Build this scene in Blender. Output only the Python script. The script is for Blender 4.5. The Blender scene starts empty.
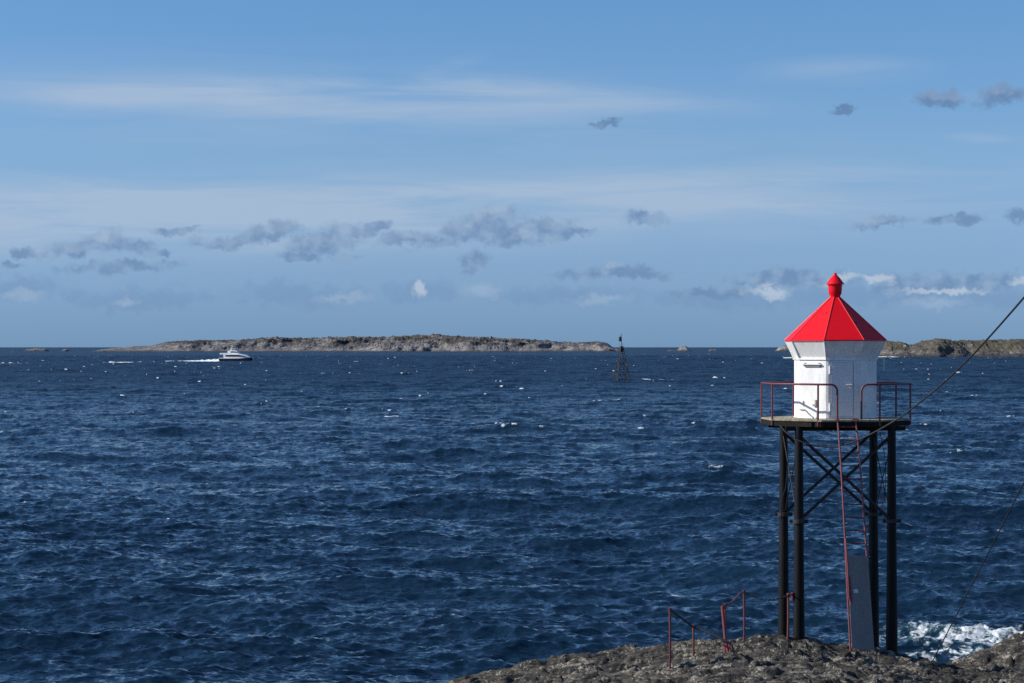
import bpy, bmesh, math, random
import numpy as np
from mathutils import Vector, Matrix, Quaternion

random.seed(7)
RNG = np.random.RandomState(11)
scene = bpy.context.scene
COL = scene.collection
R = math.radians

# ------------------------------------------------------------------ camera
H = 12.0                 # eye height above the sea
F = 1024 * 77.0 / 36.0   # focal length in pixels of the 1024 wide frame
HOR = 347.0              # picture row of the horizon
cam_d = bpy.data.cameras.new('camera'); cam = bpy.data.objects.new('camera', cam_d); COL.objects.link(cam)
cam_d.lens = 77.0; cam_d.sensor_width = 36.0
cam_d.shift_y = (HOR - 341.5) / 1024.0
cam_d.clip_start = 0.5; cam_d.clip_end = 300000
cam.location = (0, 0, H); cam.rotation_euler = (R(90), 0, 0)
scene.camera = cam

def P(px, py, d):
    """world point seen at a picture position, d metres in front"""
    return Vector(((px - 512) * d / F, d, H - (py - HOR) * d / F))

# ------------------------------------------------------------------ exposure
scene.view_settings.view_transform = 'Standard'
scene.view_settings.look = 'None'
EXPO = 0.22
scene.view_settings.exposure = EXPO
scene.view_settings.gamma = 1.0
scene.view_settings.use_curve_mapping = False
scene.render.engine = 'CYCLES'
scene.cycles.max_bounces = 6
scene.cycles.use_denoising = False
scene.cycles.sample_clamp_indirect = 4.0
scene.cycles.sample_clamp_direct = 2.5

# ------------------------------------------------------------------ sun
YAW = -R(8.39)                                   # the tower faces the camera
SUN_EL = R(32)
_a = R(-80)
_lx, _ly = math.sin(_a), -math.cos(_a)
sx = math.cos(YAW) * _lx - math.sin(YAW) * _ly
sy = math.sin(YAW) * _lx + math.cos(YAW) * _ly
SUN = Vector((sx * math.cos(SUN_EL), sy * math.cos(SUN_EL), math.sin(SUN_EL)))
sun_d = bpy.data.lights.new('sun', 'SUN'); sun = bpy.data.objects.new('sun', sun_d); COL.objects.link(sun)
sun_d.energy = 4.9; sun_d.angle = R(0.53); sun_d.color = (1.0, 0.95, 0.87)
sun.rotation_euler = (-SUN).to_track_quat('-Z', 'Y').to_euler()
sun.location = SUN * 60

# ------------------------------------------------------------------ world: sky with cirrus and small cumulus
class NT:
    def __init__(self, tree):
        self.t = tree; tree.nodes.clear()
    def n(self, kind, **kw):
        nd = self.t.nodes.new(kind)
        for k, v in kw.items():
            if k == 'ins':
                for i, x in v.items():
                    self.put(nd.inputs[i], x)
            else:
                setattr(nd, k, v)
        return nd
    def put(self, sock, x):
        if isinstance(x, bpy.types.NodeSocket): self.t.links.new(x, sock)
        elif isinstance(x, bpy.types.Node): self.t.links.new(x.outputs[0], sock)
        else:
            if sock.type == 'RGBA' and hasattr(x, '__len__') and len(x) == 3: x = (*x, 1)
            sock.default_value = x
    def m(self, op, a, b=0.0, c=0.0, clamp=False):
        nd = self.n('ShaderNodeMath', operation=op, use_clamp=clamp)
        self.put(nd.inputs[0], a); self.put(nd.inputs[1], b); self.put(nd.inputs[2], c)
        return nd.outputs[0]
    def vm(self, op, a, b=(0, 0, 0)):
        nd = self.n('ShaderNodeVectorMath', operation=op)
        self.put(nd.inputs[0], a); self.put(nd.inputs[1], b)
        return nd.outputs['Value'] if op in ('LENGTH', 'DISTANCE', 'DOT_PRODUCT') else nd.outputs[0]
    def mr(self, x, a, b, c=0.0, d=1.0, interp='SMOOTHSTEP'):
        nd = self.n('ShaderNodeMapRange', interpolation_type=interp)
        for i, v in enumerate((x, a, b, c, d)): self.put(nd.inputs[i], v)
        return nd.outputs[0]
    def mix(self, f, a, b, blend='MIX'):
        nd = self.n('ShaderNodeMix', data_type='RGBA', blend_type=blend)
        self.put(nd.inputs[0], f); self.put(nd.inputs[6], a); self.put(nd.inputs[7], b)
        return nd.outputs[2]
    def noise(self, vec, scale, detail=4.0, rough=0.5, dist=0.0, out=0):
        nd = self.n('ShaderNodeTexNoise')
        self.put(nd.inputs['Vector'], vec)
        nd.inputs['Scale'].default_value = scale; nd.inputs['Detail'].default_value = detail
        nd.inputs['Roughness'].default_value = rough; nd.inputs['Distortion'].default_value = dist
        return nd.outputs[out]
    def ramp(self, f, stops, interp='LINEAR'):
        nd = self.n('ShaderNodeValToRGB'); cr = nd.color_ramp; cr.interpolation = interp
        while len(cr.elements) > 1: cr.elements.remove(cr.elements[-1])
        for i, (p, c) in enumerate(stops):
            e = cr.elements[0] if i == 0 else cr.elements.new(p)
            e.position = p; e.color = (*c, 1) if len(c) == 3 else c
        self.put(nd.inputs[0], f)
        return nd.outputs[0]

def lin(*c):
    return tuple(((v / 255) / 12.92 if v <= 10 else (((v / 255) + 0.055) / 1.055) ** 2.4) for v in c)

SKY = 0.0773
world = bpy.data.worlds.new('World'); scene.world = world; world.use_nodes = True
w = NT(world.node_tree)
out = w.n('ShaderNodeOutputWorld'); bg = w.n('ShaderNodeBackground'); bg.inputs[1].default_value = SKY
w.put(out.inputs[0], bg)
sky = w.n('ShaderNodeTexSky', sky_type='NISHITA')
sky.sun_disc = False; sky.sun_elevation = SUN_EL; sky.sun_rotation = math.atan2(SUN.x, SUN.y)
sky.altitude = 10; sky.air_density = 1.0; sky.dust_density = 0.2; sky.ozone_density = 2.5
tc = w.n('ShaderNodeTexCoord')
sep = w.n('ShaderNodeSeparateXYZ'); w.put(sep.inputs[0], tc.outputs['Generated'])
X, Y, Z = sep.outputs
az = w.m('ARCTAN2', X, Y); el = w.m('ARCSINE', Z)
elc = w.m('MAXIMUM', el, 0.0)
# clear sky: a deeper blue towards the zenith, clean blue at the horizon (maritime air)
grad = w.ramp(w.m('DIVIDE', elc, 0.5, clamp=True), [(0.0, (0.33, 0.63, 1.40)), (0.045, (0.42, 0.69, 1.40)), (0.09, (0.53, 0.76, 1.33)), (0.17, (0.65, 0.88, 1.27)), (0.32, (0.62, 0.93, 1.28)), (1.0, (0.75, 0.95, 1.25))])
col = w.mix(1.0, sky.outputs[0], grad, 'MULTIPLY')
def S(*rgb):                                         # a picture colour as sky radiance
    return tuple(v / SKY / 2 ** EXPO for v in lin(*rgb))
comb = w.n('ShaderNodeCombineXYZ'); w.put(comb.inputs[0], az); w.put(comb.inputs[1], el)
UV = comb.outputs[0]
def uv(px, py): return ((px - 512) / F, (HOR - py) / F)
# --- cirrus veils: long thin streaks
sc = w.n('ShaderNodeVectorMath', operation='MULTIPLY'); w.put(sc.inputs[0], UV); sc.inputs[1].default_value = (1.0, 11.0, 1.0)
fib = w.noise(sc.outputs[0], 8.0, 8.0, 0.62, 0.7)
fib2 = w.noise(sc.outputs[0], 4.0, 3.0, 0.5, 0.2)
def ell(vec, px, py, rx, ry, rot=0.0):
    c = uv(px, py)
    mp = w.n('ShaderNodeMapping', vector_type='TEXTURE')
    w.put(mp.inputs[0], vec)
    mp.inputs['Location'].default_value = (c[0], c[1], 0)
    mp.inputs['Rotation'].default_value = (0, 0, R(rot))
    mp.inputs['Scale'].default_value = (rx / F, ry / F, 1)
    return w.vm('LENGTH', mp.outputs[0])
def soft(px, py, rx, ry, rot=0.0):
    return w.mr(ell(UV, px, py, rx, ry, rot), 1.0, 0.0)
veil = None
for (px, py, rx, ry, rot, k) in [(320, 108, 640, 74, -1.0, 0.36), (320, 102, 560, 36, -1.0, 0.36), (520, 92, 330, 20, -4.5, 0.42), (120, 98, 360, 20, 2.0, 0.28), (440, 74, 70, 14, 20, 0.25),
                                 (200, 216, 950, 60, 1.0, 1.1), (560, 190, 420, 24, 3.5, 0.35), (840, 75, 130, 20, 0, 0.35),
                                 (965, 104, 80, 8, 0, 0.4), (975, 145, 55, 9, -5, 0.45), (850, 190, 420, 70, 0, 0.35)]:
    s_ = w.m('MULTIPLY', soft(px, py, rx, ry, rot), k)
    veil = s_ if veil is None else w.m('ADD', veil, s_)
veil = w.m('MULTIPLY', veil, w.mr(w.m('MULTIPLY_ADD', fib, 0.7, w.m('MULTIPLY', fib2, 0.45)), 0.30, 0.80))
veil = w.m('MINIMUM', w.m('MULTIPLY', veil, 1.2), 0.75)
col = w.mix(veil, col, S(172, 191, 214))
# haze layer of grey-blue low over the horizon
col = w.mix(w.m('MULTIPLY', w.mr(el, 0.03, 0.0), 0.25), col, S(118, 155, 197))
# --- small cumulus: warped ellipses, grey-blue bodies
def warped(scale, amp, detail=5.0):
    nz = w.noise(UV, scale, detail, 0.62, 0.0, out=1)
    off = w.n('ShaderNodeVectorMath', operation='MULTIPLY_ADD'); w.put(off.inputs[0], nz)
    off.inputs[1].default_value = (amp, amp * 0.8, 0); off.inputs[2].default_value = (-amp * 0.5, -amp * 0.4, 0)
    return w.vm('ADD', UV, off.outputs[0])
WV = warped(62.0, 0.016, 6.0)
_nz = w.n('ShaderNodeVectorMath', operation='MULTIPLY_ADD'); w.put(_nz.inputs[0], w.noise(UV, 230.0, 4.0, 0.6, 0.0, out=1)); _nz.inputs[1].default_value = (0.010, 0.007, 0); _nz.inputs[2].default_value = (-0.005, -0.0035, 0)
WV = w.vm('ADD', WV, _nz.outputs[0])
def field(items, WV=WV):
    f = None
    for (px, py, rx, ry, rot) in items:
        s_ = w.m('SUBTRACT', 1.0, ell(WV, px, py, rx, ry, rot))
        f = s_ if f is None else w.m('MAXIMUM', f, s_)
    return f
dark = [(88, 249, 44, 11, 6), (112, 243, 34, 13, 0), (140, 247, 22, 9, 0), (38, 256, 20, 7, 0), (178, 232, 28, 6, 0), (160, 252, 16, 5, 0), (125, 268, 74, 9, 3), (18, 270, 22, 5, 0), (228, 243, 46, 9, 3), (268, 233, 44, 12, 14),
        (325, 241, 50, 15, 8), (348, 230, 36, 13, 0), (378, 226, 18, 7, 0), (298, 257, 28, 7, 0), (345, 258, 18, 5, 0), (410, 239, 42, 10, 5),
        (470, 228, 38, 15, 10), (490, 222, 42, 18, 0), (512, 235, 50, 12, 0), (440, 238, 34, 9, 0), (575, 232, 20, 7, 0),
        (553, 227, 34, 14, 0), (475, 262, 20, 13, 25), (645, 220, 28, 10, 0), (618, 273, 76, 9, 0), (607, 123, 20, 5, 0), (936, 103, 34, 11, 0),
        (993, 104, 31, 13, 12), (840, 112, 20, 5, 0), (881, 224, 42, 8, 5), (950, 223, 38, 7, 0), (1009, 220, 18, 10, -20),
        (790, 279, 80, 12, 0), (715, 292, 60, 7, 0), (940, 284, 110, 14, 0)]
low = [(20, 292, 80, 18, 0), (140, 300, 110, 17, 0), (300, 296, 100, 18, 0), (420, 292, 60, 18, 0), (560, 296, 120, 14, 0), (720, 300, 110, 14, 0), (850, 298, 150, 16, 0), (1000, 302, 90, 16, 0)]
white = [(423, 290, 13, 13, 30), (765, 291, 36, 9, 0), (838, 280, 32, 8, 8), (874, 281, 28, 7, -4), (1018, 284, 22, 9, 0), (940, 291, 70, 5, 0)]
rim = [(30, 299, 26, 8, 0), (130, 300, 20, 6, 0), (490, 211, 26, 6, 0), (106, 240, 18, 6, 0), (615, 268, 24, 5, 0), (340, 298, 40, 7, 0), (480, 292, 30, 12, 0), (600, 300, 40, 8, 0), (930, 304, 50, 8, 0)]
small = w.noise(UV, 150.0, 4.0, 0.55)
big = [c for c in dark if c[2] * c[3] > 330 and c[1] < 260]
fd_big = field(big); fd_0 = w.m('MAXIMUM', fd_big, field([c for c in dark if c not in big]))
fd_up = field(big, w.vm('ADD', WV, (-0.0012, 0.0030, 0.0)))
fd = w.m('ADD', fd_0, w.m('MULTIPLY_ADD', small, 0.6, -0.26))
fl = w.m('ADD', field(low), w.m('MULTIPLY_ADD', small, 1.2, -0.6))
fr = w.m('ADD', field(rim), w.m('MULTIPLY_ADD', small, 0.9, -0.45))
fw = w.m('ADD', field(white), w.m('MULTIPLY_ADD', small, 0.8, -0.4))
col = w.mix(w.m('MULTIPLY', w.mr(fl, 0.0, 0.8), 0.50), col, S(116, 147, 187))
cl_c = w.mix(w.mr(w.noise(UV, 110.0, 3.0, 0.5), 0.38, 0.66), S(110, 142, 181), S(140, 168, 200))
cl_c = w.mix(w.m('MULTIPLY', w.mr(el, 0.09, 0.115), 0.7), cl_c, S(88, 122, 166))
lit = w.m('MULTIPLY', w.mr(w.m('SUBTRACT', fd_big, fd_up), -0.05, 0.6), w.mr(fd_big, -0.3, 0.1))
cl_c = w.mix(w.m('MULTIPLY', lit, 0.26), cl_c, S(176, 194, 215))
col = w.mix(w.m('MULTIPLY', w.mr(fd, 0.0, 0.62), 0.86), col, cl_c)
col = w.mix(w.m('MULTIPLY', w.mr(fw, 0.1, 0.8), 0.62), col, S(196, 208, 222))
col = w.mix(w.m('MULTIPLY', w.mr(fr, 0.0, 0.9), 0.33), col, S(178, 196, 216))
w.put(bg.inputs[0], col)
world.cycles.sampling_method = 'MANUAL'; world.cycles.sample_map_resolution = 512

# ------------------------------------------------------------------ helpers
def tag(o, label=None, cat=None, group=None, kind=None):
    if label: o['label'] = label
    if cat: o['category'] = cat
    if group: o['group'] = group
    if kind: o['kind'] = kind
    return o
def empty(name, loc, rz=0.0):
    o = bpy.data.objects.new(name, None); COL.objects.link(o); o.location = loc; o.rotation_euler = (0, 0, rz)
    o.empty_display_size = 0.2
    return o
def link(name, me, mat, parent=None, smooth=False):
    o = bpy.data.objects.new(name, me); COL.objects.link(o)
    if mat: me.materials.append(mat)
    if smooth:
        me.polygons.foreach_set('use_smooth', [True] * len(me.polygons))
    if parent: o.parent = parent
    return o
class MB:
    """collects shapes for ONE mesh object"""
    def __init__(self, off=(0, 0, 0)):
        self.v = []; self.f = []; self.off = Vector(off)
    def add(self, vs, fs):
        b = len(self.v)
        self.v += [Vector(p) - self.off for p in vs]; self.f += [tuple(i + b for i in f) for f in fs]
    def box(self, c, s, rot=None):
        c = Vector(c); h = Vector(s) / 2
        vs = [Vector((x * h.x, y * h.y, z * h.z)) for x in (-1, 1) for y in (-1, 1) for z in (-1, 1)]
        if rot is not None: vs = [rot @ p for p in vs]
        self.add([c + p for p in vs], [(0, 1, 3, 2), (4, 6, 7, 5), (0, 4, 5, 1), (2, 3, 7, 6), (0, 2, 6, 4), (1, 5, 7, 3)])
    def bar(self, a, b, wd, ht, up=(0, 0, 1)):
        a = Vector(a); b = Vector(b); d = (b - a).normalized(); u = Vector(up)
        s = d.cross(u)
        if s.length < 1e-4: s = d.cross(Vector((1, 0, 0)))
        s.normalize(); u = s.cross(d)
        vs = []
        for p in (a, b):
            for i, j in ((-1, -1), (1, -1), (1, 1), (-1, 1)): vs.append(p + s * i * wd / 2 + u * j * ht / 2)
        self.add(vs, [(3, 2, 1, 0), (4, 5, 6, 7), (0, 1, 5, 4), (1, 2, 6, 5), (2, 3, 7, 6), (3, 0, 4, 7)])
    def tube(self, pts, r, n=10, cap=True):
        pts = [Vector(p) for p in pts]; rs = r if hasattr(r, '__len__') else [r] * len(pts)
        rings = []; ref = None
        for i, p in enumerate(pts):
            d = (pts[min(i + 1, len(pts) - 1)] - pts[max(i - 1, 0)]).normalized()
            if ref is None:
                ref = d.orthogonal().normalized()
            ref = (ref - d * ref.dot(d)).normalized(); o2 = d.cross(ref)
            rings.append([p + (ref * math.cos(2 * math.pi * k / n) + o2 * math.sin(2 * math.pi * k / n)) * rs[i] for k in range(n)])
        vs = [q for rg in rings for q in rg]; fs = []
        for i in range(len(pts) - 1):
            for k in range(n):
                k2 = (k + 1) % n
                fs.append((i * n + k, i * n + k2, (i + 1) * n + k2, (i + 1) * n + k))
        if cap:
            fs.append(tuple(reversed(range(n)))); fs.append(tuple(range((len(pts) - 1) * n, len(pts) * n)))
        self.add(vs, fs)
    def lathe(self, c, prof, n=24, phase=0.0):
        c = Vector(c); vs = []; fs = []
        for (r, z) in prof:
            for k in range(n):
                a = phase + 2 * math.pi * k / n
                vs.append(c + Vector((r * math.sin(a), -r * math.cos(a), z)))
        for i in range(len(prof) - 1):
            for k in range(n):
                k2 = (k + 1) % n
                fs.append((i * n + k, i * n + k2, (i + 1) * n + k2, (i + 1) * n + k))
        fs.append(tuple(reversed(range(n)))); fs.append(tuple(range((len(prof) - 1) * n, len(prof) * n)))
        self.add(vs, fs)
    def build(self, name, mat, parent=None, smooth=False, bevel=0.0, auto=35):
        me = bpy.data.meshes.new(name); me.from_pydata(self.v, [], self.f); me.update()
        bm = bmesh.new(); bm.from_mesh(me); bmesh.ops.recalc_face_normals(bm, faces=bm.faces)
        if bevel > 0:
            bmesh.ops.bevel(bm, geom=[e for e in bm.edges if e.is_manifold and e.calc_face_angle(0) > 0.5], offset=bevel, segments=2, affect='EDGES', clamp_overlap=True)
        if smooth:
            for f in bm.faces: f.smooth = True
            for e in bm.edges:
                if e.is_manifold and e.calc_face_angle(0) > R(auto): e.smooth = False
        bm.to_mesh(me); bm.free()
        return link(name, me, mat, parent)
def bez(a, b, sag, n=16):
    a = Vector(a); b = Vector(b)
    return [a.lerp(b, i / n) - Vector((0, 0, 4 * sag * (i / n) * (1 - i / n))) for i in range(n + 1)]
def spline(pts, n=6):
    pts = [Vector(p) for p in pts]; q = [pts[0] * 2 - pts[1]] + pts + [pts[-1] * 2 - pts[-2]]; o = []
    for i in range(1, len(q) - 2):
        for k in range(n):
            t = k / n; p0, p1, p2, p3 = q[i - 1:i + 3]
            o.append(0.5 * ((2 * p1) + (p2 - p0) * t + (2 * p0 - 5 * p1 + 4 * p2 - p3) * t * t + (3 * p1 - p0 - 3 * p2 + p3) * t ** 3))
    return o + [pts[-1]]

# numpy gradient noise
_perm = np.concatenate([RNG.permutation(512)] * 2)
_ga = RNG.rand(512) * 2 * np.pi; _g2 = np.stack([np.cos(_ga), np.sin(_ga)], -1).astype(np.float32)
def perlin(x, y, z=0.0):
    x, y = np.broadcast_arrays(np.asarray(x, np.float32), np.asarray(y, np.float32))
    xi = np.floor(x).astype(np.int32); yi = np.floor(y).astype(np.int32); k = int(z * 37.7) % 512
    xf, yf = x - xi, y - yi
    f = lambda t: t * t * t * (t * (t * 6 - 15) + 10)
    u, v = f(xf), f(yf)
    xi = (xi + k) & 511; yi = yi & 511
    def g(i, j):
        h = _perm[_perm[(xi + i) & 511] + ((yi + j) & 511)]
        return _g2[h, 0] * (xf - i) + _g2[h, 1] * (yf - j)
    a_ = g(0, 0); a_ += u * (g(1, 0) - a_); b_ = g(0, 1); b_ += u * (g(1, 1) - b_)
    return (a_ + v * (b_ - a_)) * 1.45
def fbm(x, y, z=0.0, oct=5, gain=0.5, ridged=False):
    a = 1.0; s = 0.0; f = 1.0; tot = 0
    for i in range(oct):
        n_ = perlin(np.asarray(x) * f + 17.3 * i, np.asarray(y) * f + 9.1 * i, z + 3.7 * i)
        if ridged: n_ = 1 - 2 * np.abs(n_)
        s = s + a * n_; tot += a; a *= gain; f *= 2.03
    return s / tot
def sstep(x, a, b):
    t = np.clip((x - a) / (b - a), 0, 1); return t * t * (3 - 2 * t)
def grid_mesh(name, co, nr, nc, wrap=False):
    """co (nr*nc,3): rows by columns -> quads"""
    me = bpy.data.meshes.new(name)
    i = np.arange(nr - 1)[:, None]; j = np.arange(nc if wrap else nc - 1)[None, :]
    j2 = (j + 1) % nc
    q = np.stack(np.broadcast_arrays(i * nc + j, i * nc + j2, (i + 1) * nc + j2, (i + 1) * nc + j), -1).reshape(-1, 4)
    nf = len(q)
    me.vertices.add(len(co)); me.vertices.foreach_set('co', np.ascontiguousarray(co, dtype=np.float32).ravel())
    me.loops.add(nf * 4); me.loops.foreach_set('vertex_index', q.astype(np.int32).ravel())
    me.polygons.add(nf); me.polygons.foreach_set('loop_start', np.arange(0, nf * 4, 4, dtype=np.int32))
    me.polygons.foreach_set('use_smooth', np.ones(nf, dtype=bool))
    me.update(calc_edges=True)
    return me
def vattr(me, name, arr):
    a = me.attributes.new(name, 'FLOAT', 'POINT'); a.data.foreach_set('value', np.ascontiguousarray(arr, dtype=np.float32).ravel())

# ------------------------------------------------------------------ materials
def mat(name):
    m = bpy.data.materials.new(name); m.use_nodes = True; t = NT(m.node_tree)
    o = t.n('ShaderNodeOutputMaterial'); p = t.n('ShaderNodeBsdfPrincipled'); t.put(o.inputs[0], p)
    return m, t, p
def paint(name, base, dirt, rough=0.45, dirt_amt=0.3, scale=3.0, metal=0.0, streak=1.0, bump=0.0, spec=0.5):
    m, t, p = mat(name)
    c = t.n('ShaderNodeTexCoord').outputs['Object']
    mp = t.n('ShaderNodeMapping'); t.put(mp.inputs[0], c); mp.inputs['Scale'].default_value = (1, 1, streak)
    n1 = t.noise(mp.outputs[0], scale, 6, 0.65)
    n2 = t.noise(c, scale * 9, 4, 0.6)
    f = t.m('MULTIPLY', t.mr(t.m('MULTIPLY_ADD', n2, 0.35, n1), 0.58, 0.95), dirt_amt)
    t.put(p.inputs['Base Color'], t.mix(f, base, dirt))
    t.put(p.inputs['Roughness'], t.mr(n2, 0.3, 0.7, rough - 0.08, rough + 0.12)); p.inputs['Metallic'].default_value = metal
    p.inputs['Specular IOR Level'].default_value = spec
    if bump:
        b = t.n('ShaderNodeBump'); b.inputs['Strength'].default_value = 0.6; b.inputs['Distance'].default_value = bump
        t.put(b.inputs['Height'], n2); t.put(p.inputs['Normal'], b)
    return m
M = {}
M['white'] = paint('white paint', (0.80, 0.80, 0.79), (0.42, 0.39, 0.34), 0.45, 0.55, 2.2, streak=0.35)
M['door'] = paint('door paint', (0.70, 0.71, 0.72), (0.45, 0.44, 0.42), 0.4, 0.3, 2.0, streak=0.35)
M['red'] = paint('red roof paint', (0.74, 0.005, 0.014), (0.50, 0.008, 0.014), 0.42, 0.5, 2.5, streak=0.6, bump=0.002, spec=0.25)
M['redtrim'] = paint('red trim', (0.74, 0.035, 0.035), (0.3, 0.03, 0.03), 0.5, 0.4, 4)
M['maroon'] = paint('maroon railing paint', (0.14, 0.028, 0.036), (0.08, 0.03, 0.028), 0.5, 0.7, 7)
M['pinkred'] = paint('faded red paint', (0.22, 0.055, 0.062), (0.11, 0.045, 0.042), 0.6, 0.7, 7)
M['rust'] = paint('rusty iron', (0.16, 0.045, 0.030), (0.07, 0.03, 0.022), 0.75, 0.8, 9, bump=0.003)
M['tar'] = paint('black leg paint', (0.0055, 0.006, 0.0075), (0.014, 0.013, 0.013), 0.5, 0.6, 3.0, streak=0.3, bump=0.004, spec=0.2)
M['dark'] = paint('dark timber', (0.013, 0.012, 0.011), (0.035, 0.030, 0.022), 0.75, 0.6, 5, bump=0.006, spec=0.12)
M['brace'] = paint('dark brace steel', (0.013, 0.013, 0.015), (0.03, 0.022, 0.02), 0.55, 0.5, 6)
M['grey'] = paint('grey guard paint', (0.215, 0.21, 0.21), (0.14, 0.14, 0.14), 0.4, 0.6, 2.0, streak=0.25)
M['steel'] = paint('weathered steel', (0.30, 0.29, 0.28), (0.16, 0.13, 0.1), 0.45, 0.6, 8, metal=0.3)
M['cable'] = paint('cable', (0.012, 0.012, 0.012), (0.03, 0.028, 0.027), 0.6, 0.6, 2)
M['paper'] = paint('pale sign', (0.7, 0.7, 0.7), (0.4, 0.4, 0.4), 0.5, 0.3, 4)
M['palegreen'] = paint('pale green plastic', (0.55, 0.66, 0.55), (0.4, 0.5, 0.4), 0.5, 0.3, 4)
def planks():
    m, t, p = mat('weathered deck planks')
    c = t.n('ShaderNodeTexCoord').outputs['Object']
    wv = t.n('ShaderNodeTexWave', wave_type='BANDS', bands_direction='X', wave_profile='SAW'); t.put(wv.inputs['Vector'], c)
    wv.inputs['Scale'].default_value = 1.1; wv.inputs['Distortion'].default_value = 0.15
    n1 = t.noise(c, 5, 5, 0.6)
    base = t.ramp(n1, [(0.3, (0.13, 0.11, 0.075)), (0.55, (0.30, 0.26, 0.18)), (0.75, (0.40, 0.36, 0.27))])
    t.put(p.inputs['Base Color'], t.mix(t.mr(wv.outputs['Fac'], 0.92, 1.0), base, (0.02, 0.018, 0.015)))
    p.inputs['Roughness'].default_value = 0.85
    return m
M['deck'] = planks()

def rock_mat(name, tones, scale, bump_d, veg=None, tide=None, specks=True, strat=(0.35, 1.0, 1.0)):
    m, t, p = mat(name)
    g = t.n('ShaderNodeNewGeometry')
    pos = g.outputs['Position']
    mp = t.n('ShaderNodeMapping'); t.put(mp.inputs[0], pos); mp.inputs['Scale'].default_value = strat
    c = mp.outputs[0]
    n1 = t.noise(c, scale, 8, 0.70, 0.5)
    n2 = t.noise(c, scale * 6, 6, 0.7)
    base = t.ramp(t.m('MULTIPLY_ADD', t.m('SUBTRACT', n2, 0.5), 1.15, n1), [(0.28, tones[0]), (0.45, tones[1]), (0.58, tones[2]), (0.74, tones[3])])
    if specks:                                            # lichen
        v = t.noise(pos, scale * 0.8, 4, 0.7)
        f = t.mr(t.m('MULTIPLY_ADD', t.noise(pos, scale * 9, 4, 0.75), 0.7, t.m('MULTIPLY', v, 0.75)), 0.77, 0.87)
        base = t.mix(t.m('MULTIPLY', f, 0.85), base, (0.42, 0.39, 0.32))
        y = t.mr(t.m('MULTIPLY', t.noise(pos, scale * 0.9, 2, 0.5), t.noise(pos, scale * 7, 3, 0.6)), 0.40, 0.46)
        base = t.mix(t.m('MULTIPLY', y, 0.6), base, (0.36, 0.25, 0.07))
    if veg:
        vn = t.noise(pos, veg[1], 6, 0.65)
        s2 = t.n('ShaderNodeSeparateXYZ'); t.put(s2.inputs[0], g.outputs['Normal'])
        hs = t.n('ShaderNodeSeparateXYZ'); t.put(hs.inputs[0], pos)
        f = t.m('MULTIPLY', t.mr(vn, veg[2], veg[2] + 0.14), t.mr(hs.outputs[2], veg[3], veg[4]))
        base = t.mix(f, base, t.mix(t.noise(pos, veg[1] * 4, 4, 0.6), veg[0], tuple(v * 0.35 for v in veg[0])))
    if tide:
        hs = t.n('ShaderNodeSeparateXYZ'); t.put(hs.inputs[0], pos)
        f = t.mr(t.m('MULTIPLY_ADD', n1, tide * 0.8, hs.outputs[2]), tide * 1.9, tide * 0.8)
        base = t.mix(t.m('MULTIPLY', f, 0.8), base, (0.028, 0.025, 0.022))
    t.put(p.inputs['Base Color'], base)
    p.inputs['Roughness'].default_value = 0.82
    b = t.n('ShaderNodeBump'); b.inputs['Strength'].default_value = 1.0; b.inputs['Distance'].default_value = bump_d
    t.put(b.inputs['Height'], t.m('MULTIPLY_ADD', n2, 0.6, n1)); t.put(p.inputs['Normal'], b)
    return m
M['rock'] = rock_mat('shore rock', [(0.010, 0.0095, 0.009), (0.026, 0.024, 0.0215), (0.075, 0.067, 0.055), (0.27, 0.245, 0.20)], 1.5, 0.14, tide=None, strat=(0.16, 1.0, 1.2))
M['island'] = rock_mat('island rock', [(0.06, 0.058, 0.06), (0.14, 0.135, 0.133), (0.25, 0.242, 0.235), (0.44, 0.425, 0.41)], 0.035, 9.0,
                       veg=((0.085, 0.070, 0.052), 0.02, 0.41, 10, 26), tide=3.0, specks=False)
M['isle_green'] = rock_mat('grassy island rock', [(0.022, 0.020, 0.019), (0.065, 0.058, 0.052), (0.14, 0.125, 0.11), (0.32, 0.30, 0.27)], 0.10, 3.0,
                           veg=((0.115, 0.10, 0.05), 0.09, 0.41, 5, 11), tide=3.6, specks=False)

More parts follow.
